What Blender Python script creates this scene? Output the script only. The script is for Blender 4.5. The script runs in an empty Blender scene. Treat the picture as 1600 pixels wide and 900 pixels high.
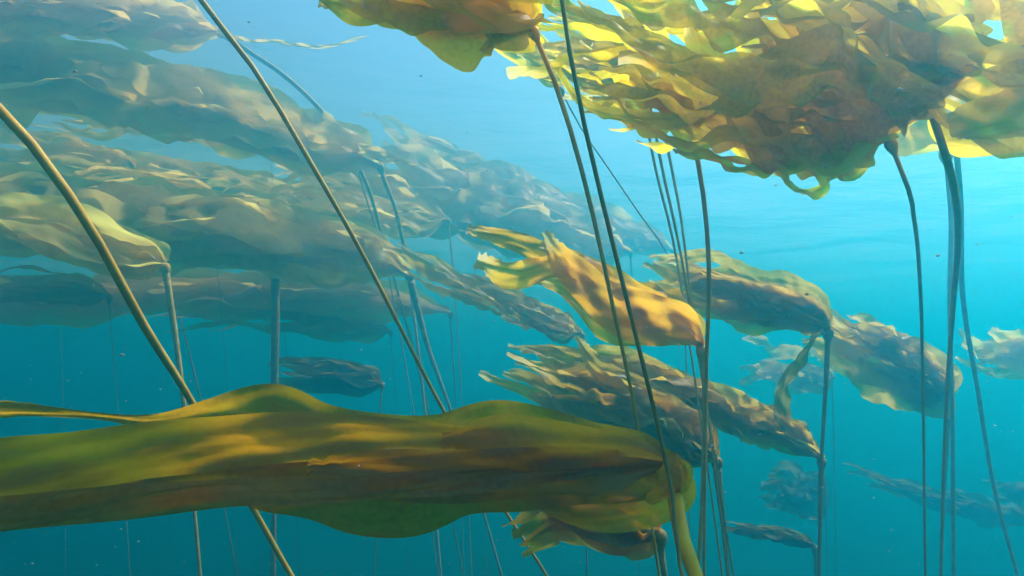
import bpy, math, random
import numpy as np
from mathutils import Vector

# ------------------------------------------------------------------ camera, sky, sun, exposure
S = bpy.context.scene
C = S.collection
R = math.radians
PITCH = R(8.0)
HFOV = R(75.0)
F = 800.0 / math.tan(HFOV / 2)           # focal length in photo pixels (1600 wide)
SEABED, SURF = -9.0, 3.3

cam_d = bpy.data.cameras.new('camera')
cam_d.sensor_width = 36.0
cam_d.angle = HFOV
cam_d.clip_start, cam_d.clip_end = 0.02, 500.0
cam = bpy.data.objects.new('camera', cam_d)
cam.location = (0, 0, 0)
cam.rotation_euler = (math.pi / 2 + PITCH, 0, 0)
C.objects.link(cam)
S.camera = cam

SUN_EL, SUN_AZ = R(54), R(61)        # azimuth measured to the right of the view (+Y)
world = bpy.data.worlds.new('World')
S.world = world
world.use_nodes = True
wn = world.node_tree
sky = wn.nodes.new('ShaderNodeTexSky')
sky.sky_type = 'NISHITA'
sky.sun_disc = False
sky.sun_elevation = SUN_EL
sky.sun_rotation = SUN_AZ
wn.links.new(sky.outputs[0], wn.nodes['Background'].inputs[0])
wn.nodes['Background'].inputs[1].default_value = 0.15

sun_d = bpy.data.lights.new('sun', 'SUN')
sun_d.energy = 5.0
sun_d.angle = R(6.0)                     # the swell overhead spreads the sun
sun_d.color = (1.0, 0.95, 0.86)
sun = bpy.data.objects.new('sun', sun_d)
sdir = Vector((math.sin(SUN_AZ) * math.cos(SUN_EL), math.cos(SUN_AZ) * math.cos(SUN_EL), math.sin(SUN_EL)))
sun.rotation_euler = (-sdir).to_track_quat('-Z', 'Y').to_euler()
sun.location = sdir * 40
C.objects.link(sun)

S.view_settings.view_transform = 'Standard'
S.view_settings.look = 'None'
S.view_settings.gamma = 1.0
S.view_settings.use_curve_mapping = False
S.view_settings.exposure = 0.95

S.cycles.max_bounces = 10
S.cycles.diffuse_bounces = 3
S.cycles.glossy_bounces = 2
S.cycles.transmission_bounces = 6
S.cycles.transparent_max_bounces = 32
S.cycles.volume_bounces = 3
S.cycles.use_denoising = True
S.cycles.use_adaptive_sampling = True
S.cycles.adaptive_threshold = 0.015
S.render.filter_size = 1.9

rng = np.random.default_rng(11)

# ------------------------------------------------------------------ pixel -> point
cp, sp = math.cos(PITCH), math.sin(PITCH)
def P(px, py, d):
    """Point seen at photo pixel (px, py), d metres deep along the view axis."""
    x = (px - 800.0) / F * d
    v = (450.0 - py) / F * d
    return np.array([x, d * cp - v * sp, d * sp + v * cp])

# ------------------------------------------------------------------ helpers
def tag(o, label=None, cat=None, group=None, kind=None):
    if label: o['label'] = label
    if cat: o['category'] = cat
    if group: o['group'] = group
    if kind: o['kind'] = kind
    return o

def mesh_obj(name, verts, faces, mat, parent=None, origin=None, attr=None, smooth=True):
    verts = np.asarray(verts, dtype=np.float64)
    if origin is not None: verts = verts - origin
    me = bpy.data.meshes.new(name)
    me.from_pydata(verts.tolist(), [], faces)
    if smooth: me.polygons.foreach_set('use_smooth', [True] * len(me.polygons))
    if attr:
        for k, v in attr.items():
            a = me.attributes.new(k, 'FLOAT', 'POINT')
            a.data.foreach_set('value', np.asarray(v, dtype=np.float32).ravel())
    me.materials.append(mat)
    o = bpy.data.objects.new(name, me)
    C.objects.link(o)
    if parent is not None: o.parent = parent
    return o

_gridcache = {}
def grid_faces(n, m):
    if (n, m) not in _gridcache:
        _gridcache[(n, m)] = [(i * m + j, i * m + j + 1, (i + 1) * m + j + 1, (i + 1) * m + j)
                              for i in range(n - 1) for j in range(m - 1)]
    return _gridcache[(n, m)]

def resample(pts, n):
    """Catmull-Rom through pts, resampled to n points of even arc length."""
    p = np.asarray(pts, dtype=float)
    if len(p) == 2:
        p = np.array([p[0], (p[0] + p[1]) / 2, p[1]])
    h = np.maximum(np.linalg.norm(np.diff(p, axis=0), axis=1), 1e-6)[:, None]
    v = np.diff(p, axis=0) / h
    tg = np.vstack([v[:1], (v[1:] * h[:-1] + v[:-1] * h[1:]) / (h[1:] + h[:-1]), v[-1:]])
    out = []
    for i in range(len(p) - 1):
        t = np.linspace(0, 1, 24, endpoint=False)[:, None]
        out.append((2 * t ** 3 - 3 * t ** 2 + 1) * p[i] + (t ** 3 - 2 * t ** 2 + t) * h[i] * tg[i]
                   + (3 * t ** 2 - 2 * t ** 3) * p[i + 1] + (t ** 3 - t ** 2) * h[i] * tg[i + 1])
    out.append(p[-1:])
    o = np.vstack(out)
    L = np.concatenate([[0], np.cumsum(np.linalg.norm(np.diff(o, axis=0), axis=1))])
    s = np.linspace(0, L[-1], n)
    return np.stack([np.interp(s, L, o[:, k]) for k in range(o.shape[1])], axis=1), L[-1]

def tangents(p):
    t = np.gradient(p, axis=0)
    return t / (np.linalg.norm(t, axis=1, keepdims=True) + 1e-9)

def unit(v):
    return v / (np.linalg.norm(v, axis=-1, keepdims=True) + 1e-9)

def wander(s, rng, freqs=(0.7, 1.3, 2.4), amps=(1, .6, .3)):
    o = 0
    for f, a in zip(freqs, amps):
        o = o + a * np.sin(2 * math.pi * f * s * rng.uniform(.8, 1.2) + rng.uniform(0, 6.28))
    return o

# ------------------------------------------------------------------ materials
def new_mat(name):
    m = bpy.data.materials.new(name)
    m.use_nodes = True
    nt = m.node_tree
    nt.nodes.clear()
    out = nt.nodes.new('ShaderNodeOutputMaterial')
    return m, nt, out

def node(nt, typ, **kw):
    n = nt.nodes.new(typ)
    for k, v in kw.items(): setattr(n, k, v)
    return n

def ramp(nt, fac, stops):
    r = node(nt, 'ShaderNodeValToRGB')
    el = r.color_ramp.elements
    while len(el) < len(stops): el.new(0.5)
    for e, (p, c) in zip(el, stops):
        e.position = p
        e.color = (*c, 1)
    nt.links.new(fac, r.inputs[0])
    return r.outputs[0]

def blade_material(name, refl, trans, tip_r, tip_t, trans_fac=0.62, clear=(0.95, 0.74, 0.03), bump=0.2, see=0.24):
    """Kelp blade: thin leathery sheet that lets amber light through, freckled, bleached at its torn tip."""
    m, nt, out = new_mat(name)
    L = nt.links
    at = node(nt, 'ShaderNodeAttribute', attribute_name='along')
    ac = node(nt, 'ShaderNodeAttribute', attribute_name='across')
    tc = node(nt, 'ShaderNodeTexCoord')
    oi = node(nt, 'ShaderNodeObjectInfo')
    n1 = node(nt, 'ShaderNodeTexNoise'); n1.inputs['Scale'].default_value = 11; n1.inputs['Detail'].default_value = 7; n1.inputs['Roughness'].default_value = 0.62
    n2 = node(nt, 'ShaderNodeTexNoise'); n2.inputs['Scale'].default_value = 95; n2.inputs['Detail'].default_value = 3
    L.new(tc.outputs['Object'], n1.inputs['Vector']); L.new(tc.outputs['Object'], n2.inputs['Vector'])
    # tone: slow blotches + freckles + a per-blade shift
    a1 = node(nt, 'ShaderNodeMath', operation='MULTIPLY_ADD'); a1.inputs[1].default_value = 0.75; a1.inputs[2].default_value = 0.03
    L.new(n1.outputs[0], a1.inputs[0])
    a2 = node(nt, 'ShaderNodeMath', operation='MULTIPLY_ADD'); a2.inputs[1].default_value = 0.62
    L.new(n2.outputs[0], a2.inputs[0]); L.new(a1.outputs[0], a2.inputs[2])
    a3 = node(nt, 'ShaderNodeMath', operation='MULTIPLY_ADD'); a3.inputs[1].default_value = 0.5; 
    L.new(oi.outputs['Random'], a3.inputs[0])
    sb = node(nt, 'ShaderNodeMath', operation='SUBTRACT'); sb.inputs[1].default_value = 0.38
    L.new(a2.outputs[0], sb.inputs[0]); L.new(sb.outputs[0], a3.inputs[2])
    def shade(c, k): return tuple(min(1, max(0, v * k)) for v in c)
    cr = ramp(nt, a3.outputs[0], [(0.2, shade(refl, .55)), (0.55, refl), (0.85, shade(refl, 1.6))])
    ct = ramp(nt, a3.outputs[0], [(0.2, shade((trans[0], trans[1] * .86, trans[2] * .7), .62)), (0.55, trans), (0.85, shade(trans, 1.15))])
    # bleached tip
    w = node(nt, 'ShaderNodeMath', operation='MULTIPLY_ADD'); w.inputs[1].default_value = 0.16
    L.new(n1.outputs[0], w.inputs[0]); L.new(at.outputs['Fac'], w.inputs[2])
    mr = node(nt, 'ShaderNodeMapRange'); mr.inputs[1].default_value = 0.97; mr.inputs[2].default_value = 1.08
    L.new(w.outputs[0], mr.inputs[0])
    def mix(a, c):
        mx = node(nt, 'ShaderNodeMix', data_type='RGBA')
        L.new(mr.outputs[0], mx.inputs[0]); L.new(a, mx.inputs[6]); mx.inputs[7].default_value = (*c, 1)
        return mx.outputs[2]
    d = node(nt, 'ShaderNodeBsdfDiffuse'); L.new(mix(cr, tip_r), d.inputs[0])
    t = node(nt, 'ShaderNodeBsdfTranslucent'); L.new(mix(ct, tip_t), t.inputs[0])
    mx = node(nt, 'ShaderNodeMixShader'); mx.inputs[0].default_value = trans_fac
    L.new(d.outputs[0], mx.inputs[1]); L.new(t.outputs[0], mx.inputs[2])
    g = node(nt, 'ShaderNodeBsdfGlossy'); g.inputs['Roughness'].default_value = 0.38
    g.inputs[0].default_value = (1, 1, 1, 1)
    m2 = node(nt, 'ShaderNodeMixShader'); m2.inputs[0].default_value = 0.022
    L.new(mx.outputs[0], m2.inputs[1]); L.new(g.outputs[0], m2.inputs[2])
    # fine wrinkles running along the blade
    wv = node(nt, 'ShaderNodeTexNoise'); wv.inputs['Scale'].default_value = 5.0; wv.inputs['Detail'].default_value = 4
    cx = node(nt, 'ShaderNodeCombineXYZ')
    s1 = node(nt, 'ShaderNodeMath', operation='MULTIPLY'); s1.inputs[1].default_value = 3.0
    s2 = node(nt, 'ShaderNodeMath', operation='MULTIPLY'); s2.inputs[1].default_value = 1.4
    L.new(at.outputs['Fac'], s1.inputs[0]); L.new(ac.outputs['Fac'], s2.inputs[0])
    s3 = node(nt, 'ShaderNodeMath', operation='MULTIPLY'); s3.inputs[1].default_value = 40.0
    L.new(oi.outputs['Random'], s3.inputs[0])
    L.new(s1.outputs[0], cx.inputs[0]); L.new(s2.outputs[0], cx.inputs[1]); L.new(s3.outputs[0], cx.inputs[2])
    L.new(cx.outputs[0], wv.inputs['Vector'])
    bp = node(nt, 'ShaderNodeBump'); bp.inputs['Strength'].default_value = bump; bp.inputs['Distance'].default_value = 0.012
    L.new(wv.outputs[0], bp.inputs['Height'])
    for q in (d, t, g): L.new(bp.outputs[0], q.inputs['Normal'])
    # a single layer is thin enough to see brighter water through, tinted
    tr = node(nt, 'ShaderNodeBsdfTransparent'); tr.inputs[0].default_value = (*clear, 1)
    m3 = node(nt, 'ShaderNodeMixShader'); m3.inputs[0].default_value = see
    L.new(m2.outputs[0], m3.inputs[1]); L.new(tr.outputs[0], m3.inputs[2])
    L.new(m3.outputs[0], out.inputs[0])
    return m

def stalk_material(name, c1, c2):
    m, nt, out = new_mat(name)
    L = nt.links
    tc = node(nt, 'ShaderNodeTexCoord')
    n1 = node(nt, 'ShaderNodeTexNoise'); n1.inputs['Scale'].default_value = 22; n1.inputs['Detail'].default_value = 5
    L.new(tc.outputs['Object'], n1.inputs['Vector'])
    b = node(nt, 'ShaderNodeBsdfPrincipled')
    L.new(ramp(nt, n1.outputs[0], [(0.3, c1), (0.7, c2)]), b.inputs['Base Color'])
    b.inputs['Roughness'].default_value = 0.55; b.inputs['Specular IOR Level'].default_value = 0.2
    bp = node(nt, 'ShaderNodeBump'); bp.inputs['Strength'].default_value = 0.3; bp.inputs['Distance'].default_value = 0.004
    L.new(n1.outputs[0], bp.inputs['Height']); L.new(bp.outputs[0], b.inputs['Normal'])
    L.new(b.outputs[0], out.inputs[0])
    return m

TIP_R, TIP_T = (0.42, 0.34, 0.20), (0.75, 0.62, 0.36)
M_GOLD = blade_material('golden_kelp_blade', (0.18, 0.125, 0.014), (0.98, 0.77, 0.03), TIP_R, TIP_T, 0.86, see=0.2)
M_AMBER = blade_material('amber_kelp_blade', (0.24, 0.11, 0.010), (0.98, 0.54, 0.018), TIP_R, TIP_T, 0.78)
M_OLIVE = blade_material('olive_kelp_blade', (0.105, 0.046, 0.003), (0.72, 0.37, 0.005), (0.105, 0.046, 0.003), (0.72, 0.37, 0.005), 0.78, bump=0.03, see=0.17)
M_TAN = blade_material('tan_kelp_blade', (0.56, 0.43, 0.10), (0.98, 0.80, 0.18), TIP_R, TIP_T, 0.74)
M_BROWN = blade_material('brown_kelp_blade', (0.22, 0.16, 0.035), (0.78, 0.56, 0.08), TIP_R, TIP_T, 0.68)
M_DARK = blade_material('shadowy_kelp_blade', (0.06, 0.05, 0.022), (0.30, 0.24, 0.07), (0.12, 0.10, 0.06), (0.34, 0.28, 0.14), 0.5)  # shade of dim silhouetted kelp put into the blade colour
M_STIPE = stalk_material('kelp_stalk', (0.36, 0.20, 0.045), (0.56, 0.36, 0.10))
M_STIPE_D = stalk_material('dark_kelp_stalk', (0.20, 0.115, 0.03), (0.34, 0.21, 0.06))
M_STIPE_W = stalk_material('warm_brown_kelp_stalk', (0.46, 0.22, 0.025), (0.64, 0.35, 0.06))
M_STIPE_Y = stalk_material('yellow_kelp_stalk', (0.66, 0.27, 0.010), (0.84, 0.42, 0.016))

# ------------------------------------------------------------------ the setting: sea floor, water surface, water body
def seabed():
    n = 70
    xs = np.linspace(-38, 38, n); ys = np.linspace(-22, 56, n)
    X, Y = np.meshgrid(xs, ys, indexing='ij')
    Z = SEABED + 0.35 * np.sin(X * .5 + 1) * np.cos(Y * .4) + 0.15 * rng.normal(size=X.shape)
    m, nt, out = new_mat('rocky_seabed')
    tc = node(nt, 'ShaderNodeTexCoord'); n1 = node(nt, 'ShaderNodeTexNoise')
    n1.inputs['Scale'].default_value = 1.5; n1.inputs['Detail'].default_value = 8
    nt.links.new(tc.outputs['Object'], n1.inputs['Vector'])
    b = node(nt, 'ShaderNodeBsdfPrincipled'); b.inputs['Roughness'].default_value = 0.9
    nt.links.new(ramp(nt, n1.outputs[0], [(0.3, (0.05, 0.05, 0.04)), (0.7, (0.2, 0.18, 0.13))]), b.inputs['Base Color'])
    nt.links.new(b.outputs[0], out.inputs[0])
    o = mesh_obj('seabed', np.stack([X.ravel(), Y.ravel(), Z.ravel()], 1), grid_faces(n, n), m)
    tag(o, kind='structure')

def water_surface():
    n, k = 260, 260
    xs = np.linspace(-38, 38, n); ys = np.linspace(-22, 56, k)
    X, Y = np.meshgrid(xs, ys, indexing='ij')
    Z = np.full(X.shape, SURF)
    r = np.random.default_rng(3)
    for _ in range(14):
        a = r.normal(2.2, .5); wl = r.uniform(.9, 4.5); kk = 2 * math.pi / wl
        Z += 0.006 * wl * np.sin(kk * (X * math.cos(a) + Y * math.sin(a)) + r.uniform(0, 6.28))
    m, nt, out = new_mat('sea_surface')
    L = nt.links
    tc = node(nt, 'ShaderNodeTexCoord')
    mp = node(nt, 'ShaderNodeMapping'); mp.inputs['Rotation'].default_value = (0, 0, R(-35)); mp.inputs['Scale'].default_value = (0.8, 1.3, 1)
    L.new(tc.outputs['Object'], mp.inputs[0])
    n1 = node(nt, 'ShaderNodeTexNoise'); n1.inputs['Scale'].default_value = 1.7; n1.inputs['Detail'].default_value = 6
    L.new(mp.outputs[0], n1.inputs['Vector'])
    bp = node(nt, 'ShaderNodeBump'); bp.inputs['Strength'].default_value = 0.3; bp.inputs['Distance'].default_value = 0.22
    L.new(n1.outputs[0], bp.inputs['Height'])
    fr = node(nt, 'ShaderNodeFresnel'); fr.inputs['IOR'].default_value = 1.333
    L.new(bp.outputs[0], fr.inputs['Normal'])
    g = node(nt, 'ShaderNodeBsdfGlossy'); g.inputs['Roughness'].default_value = 0.3
    L.new(bp.outputs[0], g.inputs['Normal'])
    t = node(nt, 'ShaderNodeBsdfTransparent')
    mx = node(nt, 'ShaderNodeMixShader')
    L.new(fr.outputs[0], mx.inputs[0]); L.new(t.outputs[0], mx.inputs[1]); L.new(g.outputs[0], mx.inputs[2])
    L.new(mx.outputs[0], out.inputs[0])
    o = mesh_obj('water_surface', np.stack([X.ravel(), Y.ravel(), Z.ravel()], 1), grid_faces(n, k), m)
    tag(o, kind='structure')

def haze():
    x0, x1, y0, y1, z0, z1 = -40, 40, -24, 58, SEABED - 1.6, SURF + 0.35
    v = [(x, y, z) for x in (x0, x1) for y in (y0, y1) for z in (z0, z1)]
    f = [(0, 1, 3, 2), (4, 6, 7, 5), (0, 4, 5, 1), (2, 3, 7, 6), (0, 2, 6, 4), (1, 5, 7, 3)]
    m, nt, out = new_mat('sea_water')
    p = node(nt, 'ShaderNodeVolumePrincipled')
    p.inputs['Color'].default_value = (0.008,0.42,0.60, 1)
    p.inputs['Absorption Color'].default_value = (0.3,0.49,0.47, 1)
    p.inputs['Density'].default_value = 0.265
    p.inputs['Anisotropy'].default_value = 0.85
    nt.links.new(p.outputs[0], out.inputs['Volume'])
    o = mesh_obj('haze', v, f, m, smooth=False)
    tag(o, kind='stuff')

seabed()
water_surface()
haze()

# ------------------------------------------------------------------ kelp parts
VIEW = np.array([0.0, -1.0, 0.1])

def blade(parent, origin, pts, widths, mat, rng, twist=None, ruffle=0.05, waves=6.0, n=56, m=9, cup=0.12, ragged=1.0, facing=None, curl=0.0, calm=False, und_amt=.3, und_f=1.5):
    """One long blade: centreline pts, widths along it, turned by twist (radians along it) from facing the given direction."""
    c, length = resample(pts, n)
    s = np.linspace(0, 1, n)
    w = np.interp(s, np.linspace(0, 1, len(widths)), widths)
    w = np.convolve(np.pad(w, 4, mode='edge'), np.ones(9) / 9, 'valid')
    t = tangents(c)
    fc = VIEW if facing is None else np.asarray(facing, float)
    side = unit(np.cross(t, fc)); nrm = np.cross(side, t)
    tw = np.zeros(n) if twist is None else np.interp(s, np.linspace(0, 1, len(twist)), twist)
    tw = tw + (0.05 if calm else 0.25) * wander(s * length, rng, (.5, 1.1), (1, .5))
    ca, sa = np.cos(tw)[:, None], np.sin(tw)[:, None]
    side, nrm = side * ca + nrm * sa, nrm * ca - side * sa
    tt = np.linspace(-1, 1, m)
    wl, wr = w * 0.5, w * 0.5
    # uneven edges
    ea = .03 if calm else .13
    wl = wl * (1 + ea * wander(s * length * 2.2, rng)); wr = wr * (1 + ea * wander(s * length * 2.2, rng))
    k = np.clip((s - .86) / .14, 0, 1) * ragged
    wl = wl * (1 - k * rng.uniform(0, .8, n)); wr = wr * (1 - k * rng.uniform(0, .8, n))
    base = np.clip(s / .03, 0, 1)
    V = np.zeros((n, m, 3)); 
    ph1, ph2 = rng.uniform(0, 6.28, 2)
    f1 = waves * length * rng.uniform(.8, 1.25); f2 = waves * length * rng.uniform(.8, 1.25)
    r1 = np.sin(2 * math.pi * f1 * s + ph1 + 1.2 * wander(s * 2, rng)) + .5 * np.sin(2 * math.pi * f1 * 2.3 * s + ph2)
    r2 = np.sin(2 * math.pi * f2 * s + ph2 + 1.2 * wander(s * 2, rng)) + .5 * np.sin(2 * math.pi * f2 * 2.1 * s + ph1)
    und = (0.10 if calm else und_amt) * w * wander(s * length * und_f, rng)
    fd = 2.6 if calm else 1.4 / max(.06, float(w.mean())) * .22; sk = rng.uniform(.25, .55) * rng.choice([-1, 1])
    cw = cup * (1 + .8 * wander(s * length, rng))
    cl = curl
    for j, a in enumerate(tt):
        ww = np.where(a < 0, wl, wr)
        edge = abs(a) ** 1.7
        rf = (r1 if a < 0 else r2) * ruffle * w * edge
        fold = (0.085 if calm else min(.10, .34 * und_amt)) * w * (np.sin(2 * math.pi * (fd * s * length + sk * a) + ph1) + .6 * np.sin(2 * math.pi * (fd * 2.3 * s * length - sk * 1.5 * a) + ph2))
        h = und + fold * base + rf + cw * w * a * a + 0.05 * w * wander(s * length * 3 + a, np.random.default_rng(7)) 
        V[:, j] = c + side * (ww * a * (1 - cl * a * a))[:, None] + nrm * h[:, None]
    o = mesh_obj('blade', V.reshape(-1, 3), grid_faces(n, m), mat, parent, origin,
                 {'along': np.repeat(s, m), 'across': np.tile(tt, n)})
    return o

def tube(name, pts, radii, mat, parent, origin, sides=10, n=60, part=1.0):
    c, L = resample(pts, n)
    s = np.linspace(0, 1, n)
    r = np.interp(s, np.linspace(0, part, len(radii)), radii)
    t = tangents(c)
    ref = np.array([0.13, -1, 0.07])
    a = unit(np.cross(t, ref)); b = np.cross(t, a)
    th = np.linspace(0, 2 * math.pi, sides, endpoint=False)
    V = c[:, None] + r[:, None, None] * (a[:, None] * np.cos(th)[None, :, None] + b[:, None] * np.sin(th)[None, :, None])
    fs = [(i * sides + j, i * sides + (j + 1) % sides, (i + 1) * sides + (j + 1) % sides, (i + 1) * sides + j)
          for i in range(n - 1) for j in range(sides)]
    fs.append(tuple(range(sides))[::-1]); fs.append(tuple((n - 1) * sides + j for j in range(sides)))
    return mesh_obj(name, V.reshape(-1, 3), fs, mat, parent, origin)

def stipe_path(pix):
    """Pixel path from the float downwards, run on to the sea floor."""
    pts = [P(*q) for q in pix]
    d = pts[-1] - pts[-2]
    d = d / (abs(d[2]) + 1e-6)
    a = pts[-1]
    drop = a[2] - (SEABED - .2)
    if drop > 0.3:
        mid = a + np.array([d[0] * .8, d[1] * .8, -1]) * drop * .35
        end = mid + np.array([d[0] * .4, d[1] * .4, -1]) * (mid[2] - (SEABED - .2))
        pts += [mid, end]
    return pts

def plant(label, bulb_r, stipe_pix, stipe_w, spine=None, n_blades=14, rad=0.12, width=0.10, mat=None, smat=None,
          hand=(), seed=1, waves=5.0, ruffle=0.07, stipe_rough=None, group='bull kelp swept along by the current', flat=0.55,
          lens=(0.5, 1.0), bulb_dir=None, n=48, m=7, spread0=0.09, twist_amt=0.7, facing=None, tilt=.45, ds=1.0, und=.3, und_f=1.5):
    """One bull kelp: stalk from the sea floor, round float, and a bundle of blades streaming from the float."""
    rg = np.random.default_rng(seed)
    if isinstance(stipe_w, (int, float)): stipe_w = (stipe_w, stipe_w * .8, stipe_w * .6, stipe_w * .5)
    far = lambda q: [(a, b, c * ds) for a, b, c in q]         # ds sets the whole plant nearer or farther at its drawn size
    stipe_pix = far(stipe_pix); spine = far(spine) if spine else None
    hand = [dict(h, p=far(h['p'])) for h in hand]
    bulb_r *= ds; rad *= ds; width *= ds; stipe_w = [w * ds for w in stipe_w]
    mat = mat or M_BROWN; smat = smat or M_STIPE
    sp_pts = stipe_path(stipe_pix)
    top = sp_pts[0]
    origin = np.array(sp_pts[-1]); origin[2] = SEABED
    root = bpy.data.objects.new('bull_kelp', None)
    root.empty_display_size = .2
    root.location = origin.tolist()
    C.objects.link(root)
    tag(root, label, 'kelp', group)
    d0 = stipe_pix[0][2]
    ax = unit(sp_pts[0] - sp_pts[1])
    if bulb_dir is not None: ax = unit(np.asarray(bulb_dir, float))
    # stalk: thick below the float, thin towards the floor
    start = top - ax * bulb_r * 1.1
    path = [start] + sp_pts[1:]
    drawn = sum(np.linalg.norm(path[i + 1] - path[i]) for i in range(len(stipe_pix) - 1))
    whole = sum(np.linalg.norm(path[i + 1] - path[i]) for i in range(len(path) - 1))
    tube('stipe', path, [w / 2 for w in stipe_w], smat, root, origin, n=120, part=min(1.0, drawn / whole))
    # float: pear-shaped, narrowing into the stalk
    prof = [(-2.6, .0), (-2.4, .34), (-1.7, .42), (-1.15, .66), (-.6, .9), (0, 1.0), (.5, .88), (.82, .58), (.98, .22), (1.02, 0.0)]
    prof[1] = (-2.4, min(.9, stipe_w[0] / 2 / bulb_r)); prof[2] = (-1.7, max(.42, prof[1][1]))
    zs, rs = [p[0] for p in prof], [p[1] for p in prof]
    zz = np.linspace(-2.4, 1.02, 22); rr = np.interp(zz, zs, rs); rr[-1] = 0.01
    pts = np.array([top + ax * z * bulb_r for z in zz])
    ref = np.array([0.3, -1, 0.2]); a = unit(np.cross(ax, ref)); b = np.cross(ax, a)
    th = np.linspace(0, 2 * math.pi, 16, endpoint=False)
    V = pts[:, None] + (rr * bulb_r)[:, None, None] * (a * np.cos(th)[:, None] + b * np.sin(th)[:, None])[None]
    fs = [(i * 16 + j, i * 16 + (j + 1) % 16, (i + 1) * 16 + (j + 1) % 16, (i + 1) * 16 + j) for i in range(21) for j in range(16)]
    mesh_obj('float', V.reshape(-1, 3), fs, smat, root, origin)
    crown = top + ax * bulb_r * .9
    if spine:
        spp = [crown] + [P(*q) for q in spine]
        for _ in range(n_blades):
            u = rg.uniform(*lens)
            c, L = resample(spp, 40)
            kmax = max(8, int(40 * u)); c = c[:kmax]
            s = np.linspace(0, 1, kmax)
            t = tangents(c)
            hz = unit(np.cross(t, np.array([0, 0, 1.0]))); up = np.cross(hz, t)
            ang = rg.uniform(0, 2 * math.pi); rr = rad * math.sqrt(rg.uniform(.02, 1))
            sl = np.linspace(0, u, kmax)
            g = np.clip(sl / spread0, 0, 1); g = g * g * (3 - 2 * g)
            wv1 = rr * math.cos(ang) + rad * .22 * wander(sl * L, rg)
            wv2 = rr * math.sin(ang) + rad * .22 * wander(sl * L, rg)
            g = g * (.8 + .5 * sl)
            cc = c + (g * wv1)[:, None] * hz * flat + (g * wv2)[:, None] * up
            W = width * rg.uniform(.65, 1.3)
            ws = [W * .2, W * .8, W * 1.02, W * 1.05, W, W * .92, W * .8, W * .6, W * .35]
            tw0 = rg.normal(0, tilt)
            tws = [tw0 + twist_amt * rg.normal() for _ in range(5)]
            blade(root, origin, cc, ws, mat, rg, tws, ruffle * rg.uniform(.6, 1.4), waves, n=n, m=m, cup=rg.normal(0, .10), facing=facing, und_amt=und, und_f=und_f)
    for h in hand:
        pp = [P(*q) for q in h['p']]
        if h.get('from_crown', True): pp = [crown] + pp
        dm = np.mean([q[2] for q in h['p']])
        ww = [q * dm / F for q in h['w']]
        blade(root, origin, pp, ww, h.get('mat', mat), rg, h.get('t'), h.get('r', .03), h.get('k', 2.5), n=80, m=13,
              cup=h.get('cup', .06), ragged=h.get('rag', 1.0), facing=h.get('f'), calm=h.get('calm', False))
    return root

H = lambda p, w, **k: dict(p=p, w=w, **k)
def sheet(rows, **k):
    """A broad blade from rows of (x, upper edge, lower edge, depth), read along the blade away from the float."""
    k.setdefault('t', [0, 0]); k.setdefault('r', .03); k.setdefault('k', 2.6); k.setdefault('cup', .02); k.setdefault('rag', .4)
    return dict(p=[(x, (a + b) / 2, d) for x, a, b, d in rows], w=[12] + [b - a for x, a, b, d in rows], calm=True, **k)

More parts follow.
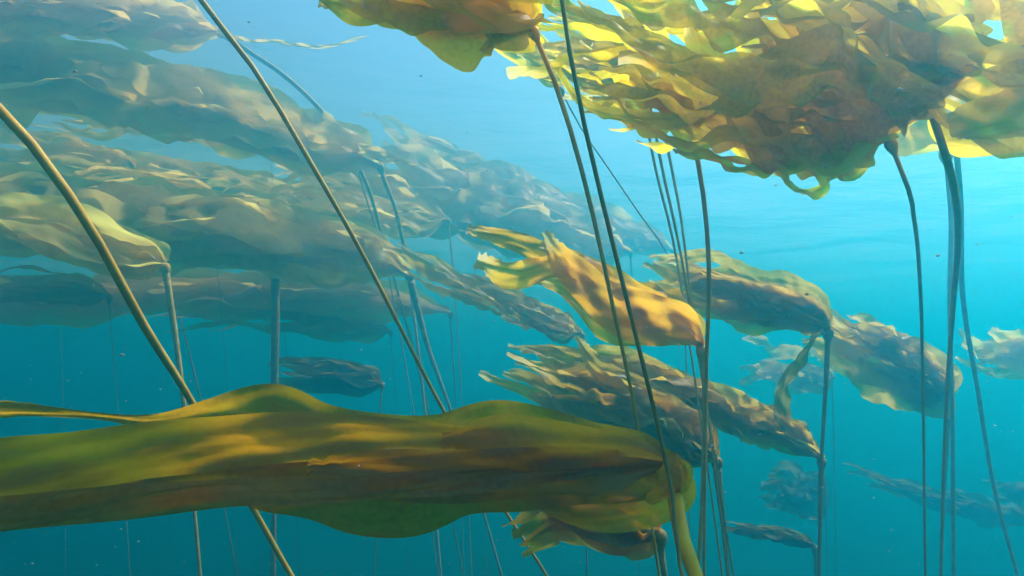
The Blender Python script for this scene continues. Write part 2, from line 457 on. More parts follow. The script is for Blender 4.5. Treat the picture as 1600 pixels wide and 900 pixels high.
# ------------------------------------------------------------------ foreground kelp
plant('large olive kelp stretched across the foreground, its float joined to a thick yellow stalk', 0.031,
      [(1046, 742, 1.50), (1052, 800, 1.46), (1068, 850, 1.40), (1090, 905, 1.32), (1110, 960, 1.28)], (0.034, 0.036, 0.034, 0.030, 0.024),
      mat=M_OLIVE, smat=M_STIPE_Y, seed=5, ds=.64, bulb_dir=(-.25, -.1, 1),
      spine=[(980, 715, 1.74), (800, 715, 1.72), (550, 715, 1.66), (300, 715, 1.58), (60, 740, 1.52), (-220, 770, 1.44)], n_blades=2,
      rad=.03, width=.13, waves=1.3, ruffle=.05, twist_amt=.35, lens=(.6, 1.0), n=80, m=11,
      hand=[
          sheet([(1000, 668, 740, 1.62), (920, 650, 740, 1.64), (850, 637, 720, 1.66), (770, 619, 715, 1.67), (690, 643, 715, 1.66), (590, 645, 712, 1.64), (490, 640, 705, 1.62),
                 (415, 593, 700, 1.60), (330, 612, 695, 1.58), (250, 630, 690, 1.56), (170, 643, 660, 1.52), (110, 643, 648, 1.50), (40, 628, 652, 1.47), (-60, 622, 654, 1.44)], r=.045, t=[.35, .2, .35]),
          sheet([(1010, 690, 765, 1.54), (900, 672, 775, 1.52), (760, 668, 790, 1.50), (600, 690, 780, 1.46), (430, 700, 790, 1.42), (280, 712, 785, 1.38), (120, 730, 805, 1.33), (0, 735, 820, 1.29), (-150, 740, 835, 1.24)], t=[.1, -.25, .1]),
          sheet([(1015, 715, 790, 1.58), (920, 712, 790, 1.60), (820, 705, 800, 1.60), (720, 700, 800, 1.58), (640, 705, 838, 1.56), (570, 715, 834, 1.54), (500, 715, 806, 1.52), (400, 712, 790, 1.5), (300, 715, 760, 1.48)], r=.02, t=[-.3, -.1]),
          sheet([(1052, 750, 812, 1.62), (1000, 770, 838, 1.64), (940, 785, 838, 1.64), (870, 775, 815, 1.62), (820, 765, 785, 1.61)], r=.03, t=[.2, .4]),
          sheet([(1000, 676, 745, 1.46), (900, 660, 742, 1.43), (790, 648, 722, 1.41), (690, 664, 706, 1.39)], t=[.45, .15, .45], rag=1),
          sheet([(930, 700, 770, 1.42), (820, 698, 775, 1.39), (700, 702, 776, 1.36), (580, 704, 764, 1.33), (480, 712, 750, 1.31)], t=[.15, .45, .2], rag=1),
          H([(1044, 728, 1.44), (1034, 756, 1.44), (1012, 782, 1.46)], [14, 34, 40, 16], t=[.3, .1], r=.06, rag=.6),
          H([(1054, 724, 1.46), (1062, 750, 1.46), (1060, 780, 1.48)], [8, 18, 18, 10], t=[-.2, .3], r=.08, rag=.6),
          sheet([(640, 668, 700, 1.40), (520, 655, 708, 1.37), (380, 655, 722, 1.33), (240, 662, 742, 1.29), (100, 676, 770, 1.24), (-20, 688, 790, 1.2), (-160, 700, 800, 1.15)], t=[.4, .15, .3], rag=.1),
          sheet([(480, 745, 790, 1.26), (330, 745, 795, 1.22), (180, 755, 812, 1.18), (20, 775, 830, 1.13), (-120, 785, 850, 1.08)], t=[-.5, -.7], rag=.1),
          H([(1066, 728, 1.5), (1064, 765, 1.5)], [12, 22, 16], t=[.3, .5], r=.05),
      ])

# ------------------------------------------------------------------ amber kelp in the middle
plant('amber kelp in open water with frayed pale tips and a round float below its blades', 0.033,
      [(1098, 549, 3.2), (1101, 600, 3.2), (1101, 680, 3.2), (1098, 780, 3.2), (1090, 900, 3.2)], (0.026, 0.028, 0.024, 0.018),
      mat=M_AMBER, seed=8, ds=.68,
      spine=[(1085, 525, 3.2), (1020, 490, 3.2), (930, 445, 3.2), (850, 405, 3.2), (790, 380, 3.2)], n_blades=9, rad=0.062, width=0.11,
      waves=3, ruffle=0.08, lens=(.45, .85), twist_amt=.45, n=60, m=9, bulb_dir=(.0, -.1, 1),
      hand=[H([(1080, 520, 3.15), (1000, 490, 3.1), (930, 455, 3.1), (880, 410, 3.1), (850, 362, 3.1)], [10, 60, 90, 66, 44, 26], r=.04),
            H([(1085, 528, 3.25), (1010, 510, 3.25), (940, 480, 3.25), (880, 450, 3.3), (830, 440, 3.3)], [10, 60, 80, 70, 40, 10], r=.03),
            H([(1060, 505, 3.2), (960, 450, 3.2), (870, 405, 3.2), (800, 375, 3.2), (730, 357, 3.2)], [10, 50, 62, 46, 36, 22], r=.08, k=4),
            H([(1060, 510, 3.2), (960, 460, 3.2), (870, 430, 3.2), (800, 425, 3.2), (745, 403, 3.2)], [10, 50, 62, 52, 46, 36], r=.08, k=4)])

# ------------------------------------------------------------------ bright canopy at the top right
CAN = dict(ds=.68, mat=M_GOLD, waves=5.0, ruffle=.13, twist_amt=.4, tilt=.35, n=90, m=9, facing=(.1, -.5, 1), flat=2.2, und=.30, und_f=4.0)
plant('golden kelp canopy clump above two stalks, lowest bulge of the sunlit mass', 0.022,
      [(1392, 225, 2.3), (1412, 275, 2.3), (1428, 340, 2.6), (1438, 450, 3.1), (1442, 600, 3.6), (1446, 900, 4.2)], (0.016, 0.016, 0.016, 0.016), seed=21,
      spine=[(1370, 205, 2.3), (1280, 185, 2.25), (1150, 130, 2.2), (1000, 80, 2.15), (860, 40, 2.1), (700, -10, 2.05)], n_blades=32, rad=.18, width=.11, lens=(.25, 1), **{**CAN, 'ds': .64})
plant('golden kelp streaming from the thick bent stalk under the sunlit canopy', 0.026,
      [(1452, 165, 2.1), (1472, 225, 2.1), (1490, 290, 2.3), (1497, 370, 2.7), (1490, 470, 3.2), (1478, 640, 3.8), (1470, 900, 4.4)], (0.024, 0.027, 0.022, 0.018, 0.018), seed=22,
      spine=[(1420, 140, 2.1), (1300, 90, 2.05), (1130, 50, 2.0), (980, 0, 1.95), (800, -60, 1.9)], n_blades=26, rad=.17, width=.11, lens=(.25, 1), **{**CAN, 'ds': .64})
plant('pale gold kelp with smooth rounded blades glowing against the sun glare', 0.036,
      [(1700, 150, 1.9), (1720, 260, 1.9), (1740, 420, 1.95), (1760, 800, 2.0)], (0.03, 0.026, 0.02, 0.018), seed=23, ds=.7, mat=M_GOLD,
      spine=[(1620, 120, 1.85), (1560, 90, 1.8), (1480, 50, 1.8), (1400, 0, 1.8), (1300, -60, 1.8)], n_blades=10, rad=.10, width=.2, lens=(.3, .9),
      waves=2, ruffle=.06, twist_amt=.3, tilt=.3, n=60, m=9, facing=(.1, -.6, 1), flat=2.2,
      hand=[H([(1640, 150, 1.7), (1560, 170, 1.7), (1490, 190, 1.72)], [30, 90, 100, 50], rag=.2, r=.02),
            H([(1640, 90, 1.75), (1560, 95, 1.75), (1480, 85, 1.75)], [40, 110, 120, 70], rag=.2, r=.02)])
plant('golden kelp with a looping strap hanging under the canopy, on a curved pale stalk', 0.024,
      [(1075, 190, 2.6), (1088, 240, 2.62), (1102, 330, 2.65), (1108, 430, 2.65), (1104, 560, 2.7), (1100, 900, 2.8)], (0.020, 0.018, 0.015, 0.012), seed=24,
      spine=[(1040, 160, 2.5), (980, 130, 2.45), (920, 100, 2.4), (850, 60, 2.35)], n_blades=24, rad=0.08, width=0.055, lens=(.3, 1), **{**CAN, 'waves': 9.0, 'ruffle': .2, 'ds': .62},
      hand=[H([(1040, 188, 2.3), (980, 182, 2.25), (920, 165, 2.2), (888, 135, 2.2), (872, 95, 2.2), (885, 70, 2.2)], [8, 26, 26, 26, 16, 12, 8], t=[0, .1, .3, .8, .3], r=.03)])
plant('broad amber blades drifting at the top edge from a slim bent stalk', 0.016,
      [(834, 50, 1.75), (862, 115, 1.75), (892, 205, 1.75), (925, 330, 1.8), (960, 490, 1.85), (992, 640, 1.9), (1010, 760, 1.95), (1030, 900, 2)], (0.014, 0.013, 0.011, 0.009, 0.008), seed=25, und=0.08, ds=.68, mat=M_GOLD,
      spine=[(780, 20, 1.75), (680, 0, 1.7), (560, -20, 1.65), (420, -60, 1.6)], n_blades=11, rad=0.06, width=.2, waves=1.8, ruffle=.06, twist_amt=.25, tilt=.2, smat=M_STIPE_W, n=60, m=9, facing=(.1, -.6, 1), flat=2,
      hand=[H([(800, 45, 1.65), (740, 40, 1.62), (690, 38, 1.62)], [20, 70, 80, 50], rag=1, r=.04, mat=M_AMBER),
            H([(760, 15, 1.7), (660, 10, 1.7), (570, 5, 1.66), (470, -30, 1.6)], [14, 60, 70, 60, 20], rag=.4, r=.03)])
plant('kelp above the frame edge on a near black stalk that crosses the foreground float', 0.014,
      [(874, -30, 1.40), (882, 35, 1.38), (892, 90, 1.37), (912, 190, 1.36), (945, 330, 1.35), (985, 490, 1.34), (1022, 640, 1.34), (1047, 745, 1.36), (1053, 800, 1.36), (1058, 860, 1.31), (1072, 920, 1.25)], (0.0105, 0.010, 0.0098, 0.0092, 0.0085, .008), seed=26, ds=.6, mat=M_GOLD, smat=M_STIPE_D,
      spine=[(900, -90, 1.6), (820, -220, 1.6), (640, -290, 1.55), (420, -310, 1.5), (150, -330, 1.45)], n_blades=5, rad=.12, width=.2, waves=1.8, ruffle=.06, twist_amt=.25, tilt=.2, facing=(.1, -.3, 1), flat=3.2)
for k, (lab, pix, sd) in enumerate([
    ('first from the left of three slim stalks under the canopy, with its golden blades', [(1004, 150, 3.2), (1012, 200, 3.2), (1028, 280, 3.2), (1046, 350, 3.25), (1060, 420, 3.3), (1075, 520, 3.3)], 31),
    ('middle one of three slim stalks under the canopy, with its golden blades', [(1014, 150, 3.0), (1023, 200, 3.0), (1036, 270, 3.0), (1052, 340, 3.05), (1068, 420, 3.1), (1085, 520, 3.2)], 32),
    ('rightmost of three slim stalks under the canopy, with its golden blades', [(1028, 150, 3.1), (1037, 200, 3.1), (1051, 270, 3.1), (1064, 340, 3.1), (1074, 420, 3.15), (1088, 520, 3.2)], 33)]):
    x0, y0, d0 = pix[0]
    plant('golden kelp on the ' + lab.split(',')[0].replace('first from the left', 'leftmost'), 0.02, pix, (0.014, 0.014, 0.012, 0.010), seed=sd, ds=.75, mat=M_GOLD,
          spine=[(x0 - 40, y0 - 30 - 20 * k, d0), (x0 - 120, y0 - 60 - 15 * k, d0), (x0 - 220, y0 - 100, d0)], n_blades=9, rad=.1, width=.08, waves=5, ruffle=.1)

# ------------------------------------------------------------------ kelp of the middle distance, right half
plant('brown kelp with one blade hanging straight down beside its dark stalk', 0.034,
      [(1294, 520, 4.2), (1292, 570, 4.2), (1288, 640, 4.2), (1283, 730, 4.2), (1280, 860, 4.2)], (0.034, 0.026, 0.02, 0.018), seed=41, lens=(.35, 1), ds=0.75, mat=M_BROWN, smat=M_STIPE_D,
      spine=[(1280, 500, 4.2), (1200, 478, 4.2), (1110, 458, 4.2), (1040, 438, 4.2), (990, 428, 4.2)], n_blades=24, rad=0.12, width=0.11, waves=5, ruffle=0.1,
      hand=[H([(1285, 480, 4.1), (1265, 455, 4.1), (1215, 432, 4.1), (1165, 420, 4.1), (1120, 398, 4.1), (1075, 402, 4.1), (1030, 412, 4.1)], [8, 20, 26, 26, 24, 24, 20, 14], t=[.5, .9, .2, 1, .4, .9], r=.06, k=3),
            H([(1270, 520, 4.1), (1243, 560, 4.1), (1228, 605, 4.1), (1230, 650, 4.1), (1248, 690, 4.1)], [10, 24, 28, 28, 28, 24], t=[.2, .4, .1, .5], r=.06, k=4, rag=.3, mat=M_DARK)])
plant('wide ragged kelp cluster at the far right, its float just behind the thin bent stalks', 0.036,
      [(1484, 628, 5.0), (1479, 700, 5.0), (1474, 790, 5.0), (1470, 900, 5.0)], (0.034, 0.03, 0.026, 0.022), seed=42, ds=0.82, mat=M_BROWN, smat=M_STIPE_D,
      spine=[(1440, 588, 5), (1380, 552, 5), (1315, 522, 5), (1230, 498, 5)], n_blades=24, rad=.22, width=.17, waves=4.5, ruffle=.16, lens=(.3, 1.0), tilt=.6, spread0=.12)
plant('dusky ragged kelp slanting down to a thin stalk under the hanging blade', 0.03,
      [(1284, 722, 4.3), (1282, 770, 4.3), (1281, 820, 4.3), (1280, 900, 4.3)], (0.035, 0.03, 0.025, 0.02), seed=43, ds=0.78, mat=M_BROWN, smat=M_STIPE_D,
      spine=[(1260, 695, 4.3), (1160, 650, 4.2), (1040, 610, 4.1), (900, 580, 4.0), (760, 555, 4.0)], n_blades=26, rad=0.11, width=0.1, waves=7, ruffle=0.13, lens=(.5, 1))
plant('murky brown kelp beneath the amber one, its float on a short dark stalk', 0.034,
      [(1120, 722, 3.9), (1122, 750, 3.9), (1128, 800, 3.9), (1134, 860, 3.9), (1140, 920, 3.9)], (0.05, 0.036, 0.026, 0.02), seed=44, ds=0.78, mat=M_BROWN, smat=M_STIPE_D,
      spine=[(1080, 690, 3.9), (990, 650, 3.9), (900, 610, 3.9), (820, 585, 3.9), (745, 562, 3.9)], n_blades=26, rad=0.12, width=0.11, waves=7, ruffle=0.13, lens=(.5, 1),
      hand=[H([(1080, 700, 3.9), (1010, 620, 3.9), (930, 570, 3.9), (905, 525, 3.9)], [10, 40, 44, 40, 20], r=.05)])
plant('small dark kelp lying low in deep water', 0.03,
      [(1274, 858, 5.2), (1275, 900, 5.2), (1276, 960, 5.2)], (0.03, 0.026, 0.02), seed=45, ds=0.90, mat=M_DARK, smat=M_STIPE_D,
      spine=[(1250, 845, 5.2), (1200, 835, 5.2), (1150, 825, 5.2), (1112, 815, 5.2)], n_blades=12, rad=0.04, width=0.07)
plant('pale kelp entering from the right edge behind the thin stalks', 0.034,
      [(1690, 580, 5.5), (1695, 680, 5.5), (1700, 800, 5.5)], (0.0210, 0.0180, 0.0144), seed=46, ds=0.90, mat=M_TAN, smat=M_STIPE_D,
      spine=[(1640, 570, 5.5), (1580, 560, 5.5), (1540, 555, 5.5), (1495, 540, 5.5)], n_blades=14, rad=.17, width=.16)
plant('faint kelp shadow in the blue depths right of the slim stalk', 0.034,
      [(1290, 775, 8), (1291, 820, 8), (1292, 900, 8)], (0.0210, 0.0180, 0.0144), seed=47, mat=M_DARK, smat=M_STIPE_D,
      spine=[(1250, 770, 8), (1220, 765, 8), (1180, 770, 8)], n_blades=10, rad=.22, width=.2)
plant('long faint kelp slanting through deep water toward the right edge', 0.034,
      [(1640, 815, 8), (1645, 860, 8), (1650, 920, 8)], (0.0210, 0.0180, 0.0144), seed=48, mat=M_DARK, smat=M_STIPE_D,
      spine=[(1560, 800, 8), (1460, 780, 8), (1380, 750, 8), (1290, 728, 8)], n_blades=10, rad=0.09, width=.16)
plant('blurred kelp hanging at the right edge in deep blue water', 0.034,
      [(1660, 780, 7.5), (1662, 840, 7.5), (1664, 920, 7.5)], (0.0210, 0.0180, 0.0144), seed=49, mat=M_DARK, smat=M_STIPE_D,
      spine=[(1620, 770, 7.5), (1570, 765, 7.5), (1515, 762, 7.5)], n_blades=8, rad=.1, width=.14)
plant('dim kelp streak behind the hanging blade, nearly lost in the blue', 0.034,
      [(1300, 590, 8), (1302, 660, 8), (1304, 760, 8)], (0.0210, 0.0180, 0.0144), seed=50, mat=M_BROWN, smat=M_STIPE_D,
      spine=[(1240, 575, 8), (1190, 565, 8), (1140, 560, 8)], n_blades=8, rad=.25, width=.2)

# ------------------------------------------------------------------ kelp of the left half
plant('dark kelp with serrated edges dipping toward the middle of the water', 0.03,
      [(908, 524, 5.0), (910, 560, 5.0), (912, 620, 5.0), (914, 720, 5)], (0.0180, 0.0156, 0.0120), seed=51, mat=M_BROWN, smat=M_STIPE_D,
      spine=[(890, 515, 5), (820, 488, 5), (740, 455, 5), (660, 425, 5), (580, 400, 5)], n_blades=18, rad=0.11, width=0.11, waves=7, ruffle=0.13, und=.10, und_f=.8, twist_amt=.3, tilt=.4, facing=(0, -1, .6), lens=(.3, 1), flat=1.2)
plant('long olive brown kelp band reaching from the left edge to a forked dark stalk', 0.034,
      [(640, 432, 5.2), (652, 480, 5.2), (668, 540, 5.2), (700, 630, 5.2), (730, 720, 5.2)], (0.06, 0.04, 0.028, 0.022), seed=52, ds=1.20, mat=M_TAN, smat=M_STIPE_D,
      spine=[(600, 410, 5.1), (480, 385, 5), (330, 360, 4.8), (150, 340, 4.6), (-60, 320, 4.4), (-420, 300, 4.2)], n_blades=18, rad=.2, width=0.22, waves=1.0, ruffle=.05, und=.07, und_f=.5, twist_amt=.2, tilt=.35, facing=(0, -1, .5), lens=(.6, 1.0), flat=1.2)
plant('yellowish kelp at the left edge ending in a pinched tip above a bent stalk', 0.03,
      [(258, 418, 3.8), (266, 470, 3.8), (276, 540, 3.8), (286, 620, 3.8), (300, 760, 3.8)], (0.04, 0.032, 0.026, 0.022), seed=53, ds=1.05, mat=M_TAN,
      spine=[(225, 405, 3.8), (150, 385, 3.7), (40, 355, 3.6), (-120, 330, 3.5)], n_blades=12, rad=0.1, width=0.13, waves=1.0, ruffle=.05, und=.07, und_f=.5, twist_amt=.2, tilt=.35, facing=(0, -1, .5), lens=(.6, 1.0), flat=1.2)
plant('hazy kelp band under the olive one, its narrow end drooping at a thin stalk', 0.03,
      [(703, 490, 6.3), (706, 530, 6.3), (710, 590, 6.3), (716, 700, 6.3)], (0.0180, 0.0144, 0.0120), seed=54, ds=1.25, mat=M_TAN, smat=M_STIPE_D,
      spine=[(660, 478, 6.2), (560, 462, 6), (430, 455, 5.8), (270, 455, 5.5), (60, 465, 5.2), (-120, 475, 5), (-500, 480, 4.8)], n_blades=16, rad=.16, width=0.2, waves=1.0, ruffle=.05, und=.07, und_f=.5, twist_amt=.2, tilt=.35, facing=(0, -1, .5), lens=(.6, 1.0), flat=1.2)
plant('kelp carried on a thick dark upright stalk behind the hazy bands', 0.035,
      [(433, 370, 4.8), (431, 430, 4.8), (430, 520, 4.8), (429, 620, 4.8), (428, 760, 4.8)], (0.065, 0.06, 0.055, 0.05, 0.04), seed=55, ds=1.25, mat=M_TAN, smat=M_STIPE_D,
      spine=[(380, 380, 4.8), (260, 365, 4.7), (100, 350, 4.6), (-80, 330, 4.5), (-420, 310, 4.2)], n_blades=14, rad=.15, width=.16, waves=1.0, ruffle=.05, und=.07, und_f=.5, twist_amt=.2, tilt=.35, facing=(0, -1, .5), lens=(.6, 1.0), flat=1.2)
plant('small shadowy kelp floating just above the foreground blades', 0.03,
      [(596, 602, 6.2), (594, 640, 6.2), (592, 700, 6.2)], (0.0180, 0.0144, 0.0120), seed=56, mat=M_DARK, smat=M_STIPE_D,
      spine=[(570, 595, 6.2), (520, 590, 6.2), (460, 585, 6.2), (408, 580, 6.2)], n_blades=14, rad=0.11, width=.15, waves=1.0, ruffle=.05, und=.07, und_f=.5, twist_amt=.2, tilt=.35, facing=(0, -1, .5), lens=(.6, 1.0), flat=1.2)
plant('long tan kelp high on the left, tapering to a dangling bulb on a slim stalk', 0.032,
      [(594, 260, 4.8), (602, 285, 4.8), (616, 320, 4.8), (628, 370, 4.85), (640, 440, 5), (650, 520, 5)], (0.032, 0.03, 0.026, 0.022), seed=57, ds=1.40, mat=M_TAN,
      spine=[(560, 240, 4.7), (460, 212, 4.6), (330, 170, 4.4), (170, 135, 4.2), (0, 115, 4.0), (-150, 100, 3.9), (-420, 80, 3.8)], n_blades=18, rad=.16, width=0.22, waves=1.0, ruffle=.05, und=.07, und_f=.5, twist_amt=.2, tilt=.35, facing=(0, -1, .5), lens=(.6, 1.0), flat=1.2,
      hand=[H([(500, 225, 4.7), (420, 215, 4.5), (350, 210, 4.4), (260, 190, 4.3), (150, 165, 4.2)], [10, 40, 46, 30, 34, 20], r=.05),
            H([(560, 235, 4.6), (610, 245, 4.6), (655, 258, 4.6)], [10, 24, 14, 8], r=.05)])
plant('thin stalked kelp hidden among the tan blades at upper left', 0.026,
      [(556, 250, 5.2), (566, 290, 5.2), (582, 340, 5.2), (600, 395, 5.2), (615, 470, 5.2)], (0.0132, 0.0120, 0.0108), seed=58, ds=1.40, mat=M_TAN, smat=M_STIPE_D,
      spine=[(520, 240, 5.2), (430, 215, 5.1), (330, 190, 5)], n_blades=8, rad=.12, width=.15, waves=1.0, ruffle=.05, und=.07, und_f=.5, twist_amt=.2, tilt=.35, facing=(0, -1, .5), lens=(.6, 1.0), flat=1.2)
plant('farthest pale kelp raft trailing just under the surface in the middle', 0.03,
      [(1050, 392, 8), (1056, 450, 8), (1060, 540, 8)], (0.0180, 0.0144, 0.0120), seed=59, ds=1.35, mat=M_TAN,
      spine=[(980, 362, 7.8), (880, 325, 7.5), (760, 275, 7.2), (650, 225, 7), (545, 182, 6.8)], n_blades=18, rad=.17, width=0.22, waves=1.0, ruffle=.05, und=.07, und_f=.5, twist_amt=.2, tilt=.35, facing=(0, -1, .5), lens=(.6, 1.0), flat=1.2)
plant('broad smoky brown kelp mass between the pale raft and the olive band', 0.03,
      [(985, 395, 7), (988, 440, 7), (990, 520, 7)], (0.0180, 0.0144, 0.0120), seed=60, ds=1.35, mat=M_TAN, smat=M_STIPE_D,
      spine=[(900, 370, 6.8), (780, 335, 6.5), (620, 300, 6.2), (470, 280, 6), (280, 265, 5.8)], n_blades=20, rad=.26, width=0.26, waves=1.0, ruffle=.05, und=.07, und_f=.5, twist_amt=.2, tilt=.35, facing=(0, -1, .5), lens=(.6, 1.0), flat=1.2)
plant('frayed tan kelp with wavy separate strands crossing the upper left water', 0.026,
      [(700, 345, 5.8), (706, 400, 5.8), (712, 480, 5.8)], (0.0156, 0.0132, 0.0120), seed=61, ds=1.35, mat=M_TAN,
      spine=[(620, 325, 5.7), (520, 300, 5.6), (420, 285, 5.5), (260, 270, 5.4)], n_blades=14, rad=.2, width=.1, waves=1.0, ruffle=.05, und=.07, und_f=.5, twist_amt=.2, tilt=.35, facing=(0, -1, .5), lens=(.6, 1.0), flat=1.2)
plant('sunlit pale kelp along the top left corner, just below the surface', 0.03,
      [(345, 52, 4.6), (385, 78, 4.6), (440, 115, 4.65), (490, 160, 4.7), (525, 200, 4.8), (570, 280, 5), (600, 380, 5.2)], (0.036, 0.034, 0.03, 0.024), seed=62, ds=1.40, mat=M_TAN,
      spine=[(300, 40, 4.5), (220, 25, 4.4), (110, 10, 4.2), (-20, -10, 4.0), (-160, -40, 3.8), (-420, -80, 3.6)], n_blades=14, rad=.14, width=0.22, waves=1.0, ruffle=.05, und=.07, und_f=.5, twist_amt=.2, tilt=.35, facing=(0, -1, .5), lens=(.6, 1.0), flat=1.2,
      hand=[H([(400, 65, 4.6), (450, 68, 4.6), (490, 73, 4.6), (530, 68, 4.6), (575, 58, 4.6)], [6, 7, 6, 7, 6, 4], r=.2)])
plant('faint kelp with a crooked stalk behind the leaning thick one', 0.026,
      [(207, 258, 5.6), (212, 285, 5.6), (222, 310, 5.6), (236, 340, 5.6), (260, 420, 5.6)], (0.0240, 0.0204, 0.0168), seed=63, ds=1.35, mat=M_TAN,
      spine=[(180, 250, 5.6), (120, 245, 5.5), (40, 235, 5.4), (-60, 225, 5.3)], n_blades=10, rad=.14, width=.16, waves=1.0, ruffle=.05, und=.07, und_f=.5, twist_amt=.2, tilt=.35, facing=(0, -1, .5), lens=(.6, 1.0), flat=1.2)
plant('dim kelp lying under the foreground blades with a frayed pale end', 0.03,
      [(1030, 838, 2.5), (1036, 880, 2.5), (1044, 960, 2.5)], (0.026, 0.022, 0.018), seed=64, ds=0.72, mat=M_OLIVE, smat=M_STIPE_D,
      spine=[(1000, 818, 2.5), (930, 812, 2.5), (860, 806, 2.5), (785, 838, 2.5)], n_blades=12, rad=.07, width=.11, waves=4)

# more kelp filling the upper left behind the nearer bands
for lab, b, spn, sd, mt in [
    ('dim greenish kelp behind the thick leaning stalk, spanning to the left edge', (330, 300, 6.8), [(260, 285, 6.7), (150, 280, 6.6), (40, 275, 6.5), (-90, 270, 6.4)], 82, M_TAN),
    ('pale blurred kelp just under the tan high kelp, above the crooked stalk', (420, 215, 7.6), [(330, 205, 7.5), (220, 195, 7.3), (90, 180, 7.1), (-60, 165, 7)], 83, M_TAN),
    ('faint kelp low behind the thick dark upright stalk', (610, 520, 7.8), [(540, 510, 7.6), (440, 500, 7.4), (330, 495, 7.2), (200, 500, 7)], 85, M_BROWN),
    ('shaded kelp along the left edge under the yellowish pinched one', (170, 465, 5.6), [(110, 455, 5.5), (30, 455, 5.4), (-80, 460, 5.3)], 87, M_BROWN)]:
    plant(lab, 0.03, [b, (b[0] + 4, b[1] + 50, b[2]), (b[0] + 10, b[1] + 120, b[2]), (b[0] + 20, b[1] + 240, b[2])], (0.008, 0.007, 0.006), seed=sd, mat=mt, smat=M_STIPE_D,
          spine=spn, n_blades=12, rad=.13, width=.14, und_f=.8, waves=1.3, ruffle=.04, und=.12, twist_amt=.3, tilt=.35, facing=(0, -.75, 1), flat=2)

# stalks whose float and blades stream off above or beside the frame
plant('near kelp with a thick stalk leaning in from the left edge behind the foreground blades', 0.04,
      [(-330, -420, 1.5), (-180, -60, 1.2), (-90, 60, 1.15), (-20, 150, 1.15), (60, 238, 1.17), (140, 355, 1.22), (220, 500, 1.35), (290, 612, 1.6), (390, 785, 1.75), (455, 900, 1.85), (520, 1010, 1.9)],
      (0.019, 0.0185, 0.018, 0.0175, 0.017, 0.016, .015), seed=71, mat=M_OLIVE, smat=M_STIPE_W,
      spine=[(-500, -560, 1.6), (-900, -640, 1.6), (-1500, -660, 1.6)], n_blades=24, rad=.22, width=.3, facing=(0, -.2, 1), flat=3)  # unseen blade bundle, made big and wide to shade the near-left water
plant('kelp whose long slim stalk sweeps from the top edge down to the foreground blades', 0.034,
      [(90, -620, 2.0), (190, -240, 1.7), (250, -100, 1.6), (310, -5, 1.55), (400, 112, 1.57), (470, 228, 1.6), (560, 385, 1.68), (650, 560, 1.85), (692, 640, 1.95), (790, 800, 2.1), (850, 893, 2.2), (900, 980, 2.3)],
      (0.016, 0.0155, 0.0145, 0.0125, 0.0105, 0.010, .010), seed=72, mat=M_OLIVE, smat=M_STIPE_W,
      spine=[(-100, -680, 2.0), (-450, -720, 2.0), (-900, -720, 1.9)], n_blades=30, rad=.3, width=.34, facing=(0, -.2, 1), flat=3)  # blades out of view overhead, enlarged to darken the lower-left water
plant('golden kelp on the slack thin stalk hanging at the right among blue water', 0.026,
      [(1490, 190, 2.4), (1500, 300, 2.5), (1504, 460, 2.7), (1528, 610, 2.9), (1555, 770, 3.1), (1590, 900, 3.2)], (0.02, 0.02, 0.018, 0.016), seed=73, ds=1.25, mat=M_GOLD, smat=M_STIPE,
      spine=[(1450, 150, 2.4), (1390, 110, 2.4), (1290, 70, 2.4)], n_blades=4, rad=.14, width=.2, facing=(.1, -.3, 1), flat=2.6)
plant('golden kelp on a straight stalk close beside the thick bent one', 0.026,
      [(1478, 240, 2.6), (1486, 340, 2.65), (1484, 460, 2.7), (1488, 640, 2.8), (1490, 900, 3)], (0.018, 0.018, 0.016, 0.016), seed=74, ds=1.35, mat=M_GOLD, smat=M_STIPE,
      spine=[(1420, 190, 2.5), (1340, 160, 2.5), (1250, 130, 2.5)], n_blades=8, rad=.12, width=.1)
plant('kelp on the fine pale thread of a stalk slanting behind the two dark stalks', 0.02,
      [(876, 140, 3.8), (905, 195, 3.9), (950, 262, 4.0), (1000, 335, 4.2), (1040, 392, 4.4), (1062, 450, 4.6), (1072, 560, 4.6), (1076, 760, 4.6)], (0.010, 0.009, 0.008), seed=75, ds=0.80, mat=M_GOLD, smat=M_STIPE,
      spine=[(840, 90, 3.7), (780, 40, 3.7), (700, 0, 3.6)], n_blades=6, rad=.1, width=.1)


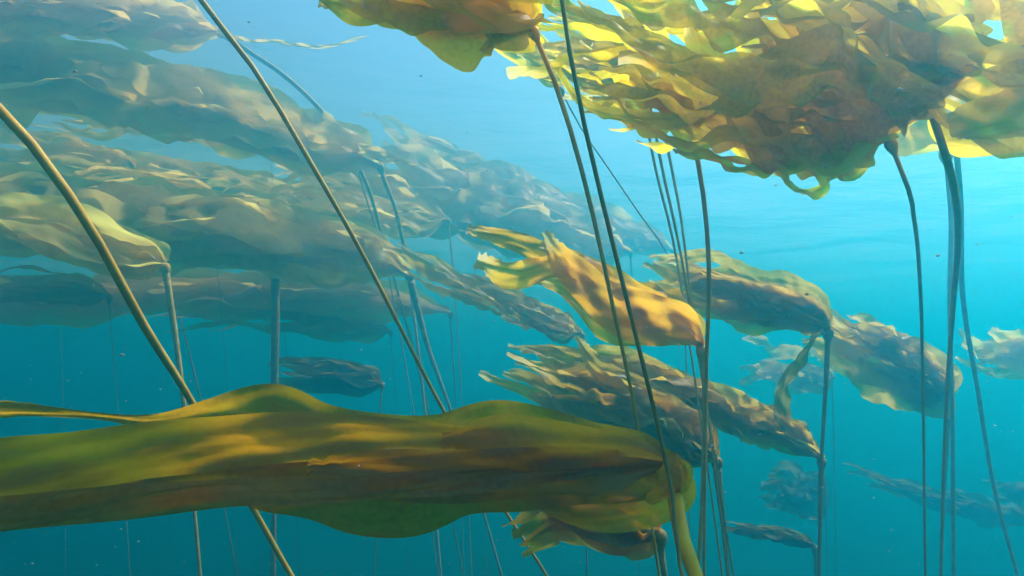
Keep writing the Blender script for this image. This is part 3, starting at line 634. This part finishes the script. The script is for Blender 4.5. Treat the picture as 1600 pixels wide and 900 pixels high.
# the raft goes on behind: clumps lying just under the surface, farther and farther off
RAFT = ['hazy far kelp clump under the surface, behind the frayed tan strands',
        'blurred far kelp at the left edge above the olive band', 'distant kelp streak over the forked dark stalk', 'faintest kelp raft near the vanishing surface line']
rr_ = np.random.default_rng(5)
for k, lab in enumerate(RAFT):
    d = 8.2 + k * .55
    x = -120 + (k * 337) % 820
    z = SURF - .35 - .25 * rr_.uniform()
    py = 450 - F * (z - d * sp) / (d * cp)
    sc = F / d
    b = (x + 1.6 * sc, py + .3 * sc, d)
    plant(lab, 0.03, [b, (b[0] + 4, b[1] + .5 * sc, d), (b[0] + 10, b[1] + 1.5 * sc, d)], (0.008, 0.007, 0.006), seed=100 + k, mat=M_TAN if k % 2 else M_BROWN, smat=M_STIPE_D,
          spine=[(x + .8 * sc, py + .1 * sc, d), (x - .4 * sc, py, d - .1), (x - 1.8 * sc, py - .05 * sc, d - .2)], n_blades=14, rad=.12, width=.2, waves=1.2, ruffle=.05, und=.1, und_f=.8,
          twist_amt=.25, tilt=.3, facing=(0, -.8, 1), flat=2.5)

# ------------------------------------------------------------------ marine snow
def marine_snow():
    r = np.random.default_rng(77)
    V, Fc = [], []
    oct_v = np.array([(1, 0, 0), (-1, 0, 0), (0, 1, 0), (0, -1, 0), (0, 0, 1), (0, 0, -1)], float)
    oct_f = [(0, 2, 4), (2, 1, 4), (1, 3, 4), (3, 0, 4), (2, 0, 5), (1, 2, 5), (3, 1, 5), (0, 3, 5)]
    for _ in range(6000):
        d = r.uniform(.7, 5.5)
        p = np.array([r.uniform(-1, 1) * d * .95, d, r.uniform(-.55, .75) * d])
        if p[2] > SURF - .1: continue
        sz = r.choice([.0005, .0009, .0014, .0024, .0036], p=[.46, .34, .16, .036, .004]) * (0.6 + d * .28)
        k = len(V) * 6
        V.append(p + oct_v * sz * r.uniform(.5, 1.4, (6, 1)) * np.array([1.5, 1, .8]))
        Fc += [tuple(k + i for i in f) for f in oct_f]
    m, nt, out = new_mat('pale_particle')
    b = node(nt, 'ShaderNodeBsdfDiffuse'); b.inputs[0].default_value = (.5, .5, .45, 1)
    nt.links.new(b.outputs[0], out.inputs[0])
    o = mesh_obj('marine_snow', np.vstack(V), Fc, m)
    tag(o, 'fine pale particles drifting all through the water', 'particles', kind='stuff')
marine_snow()
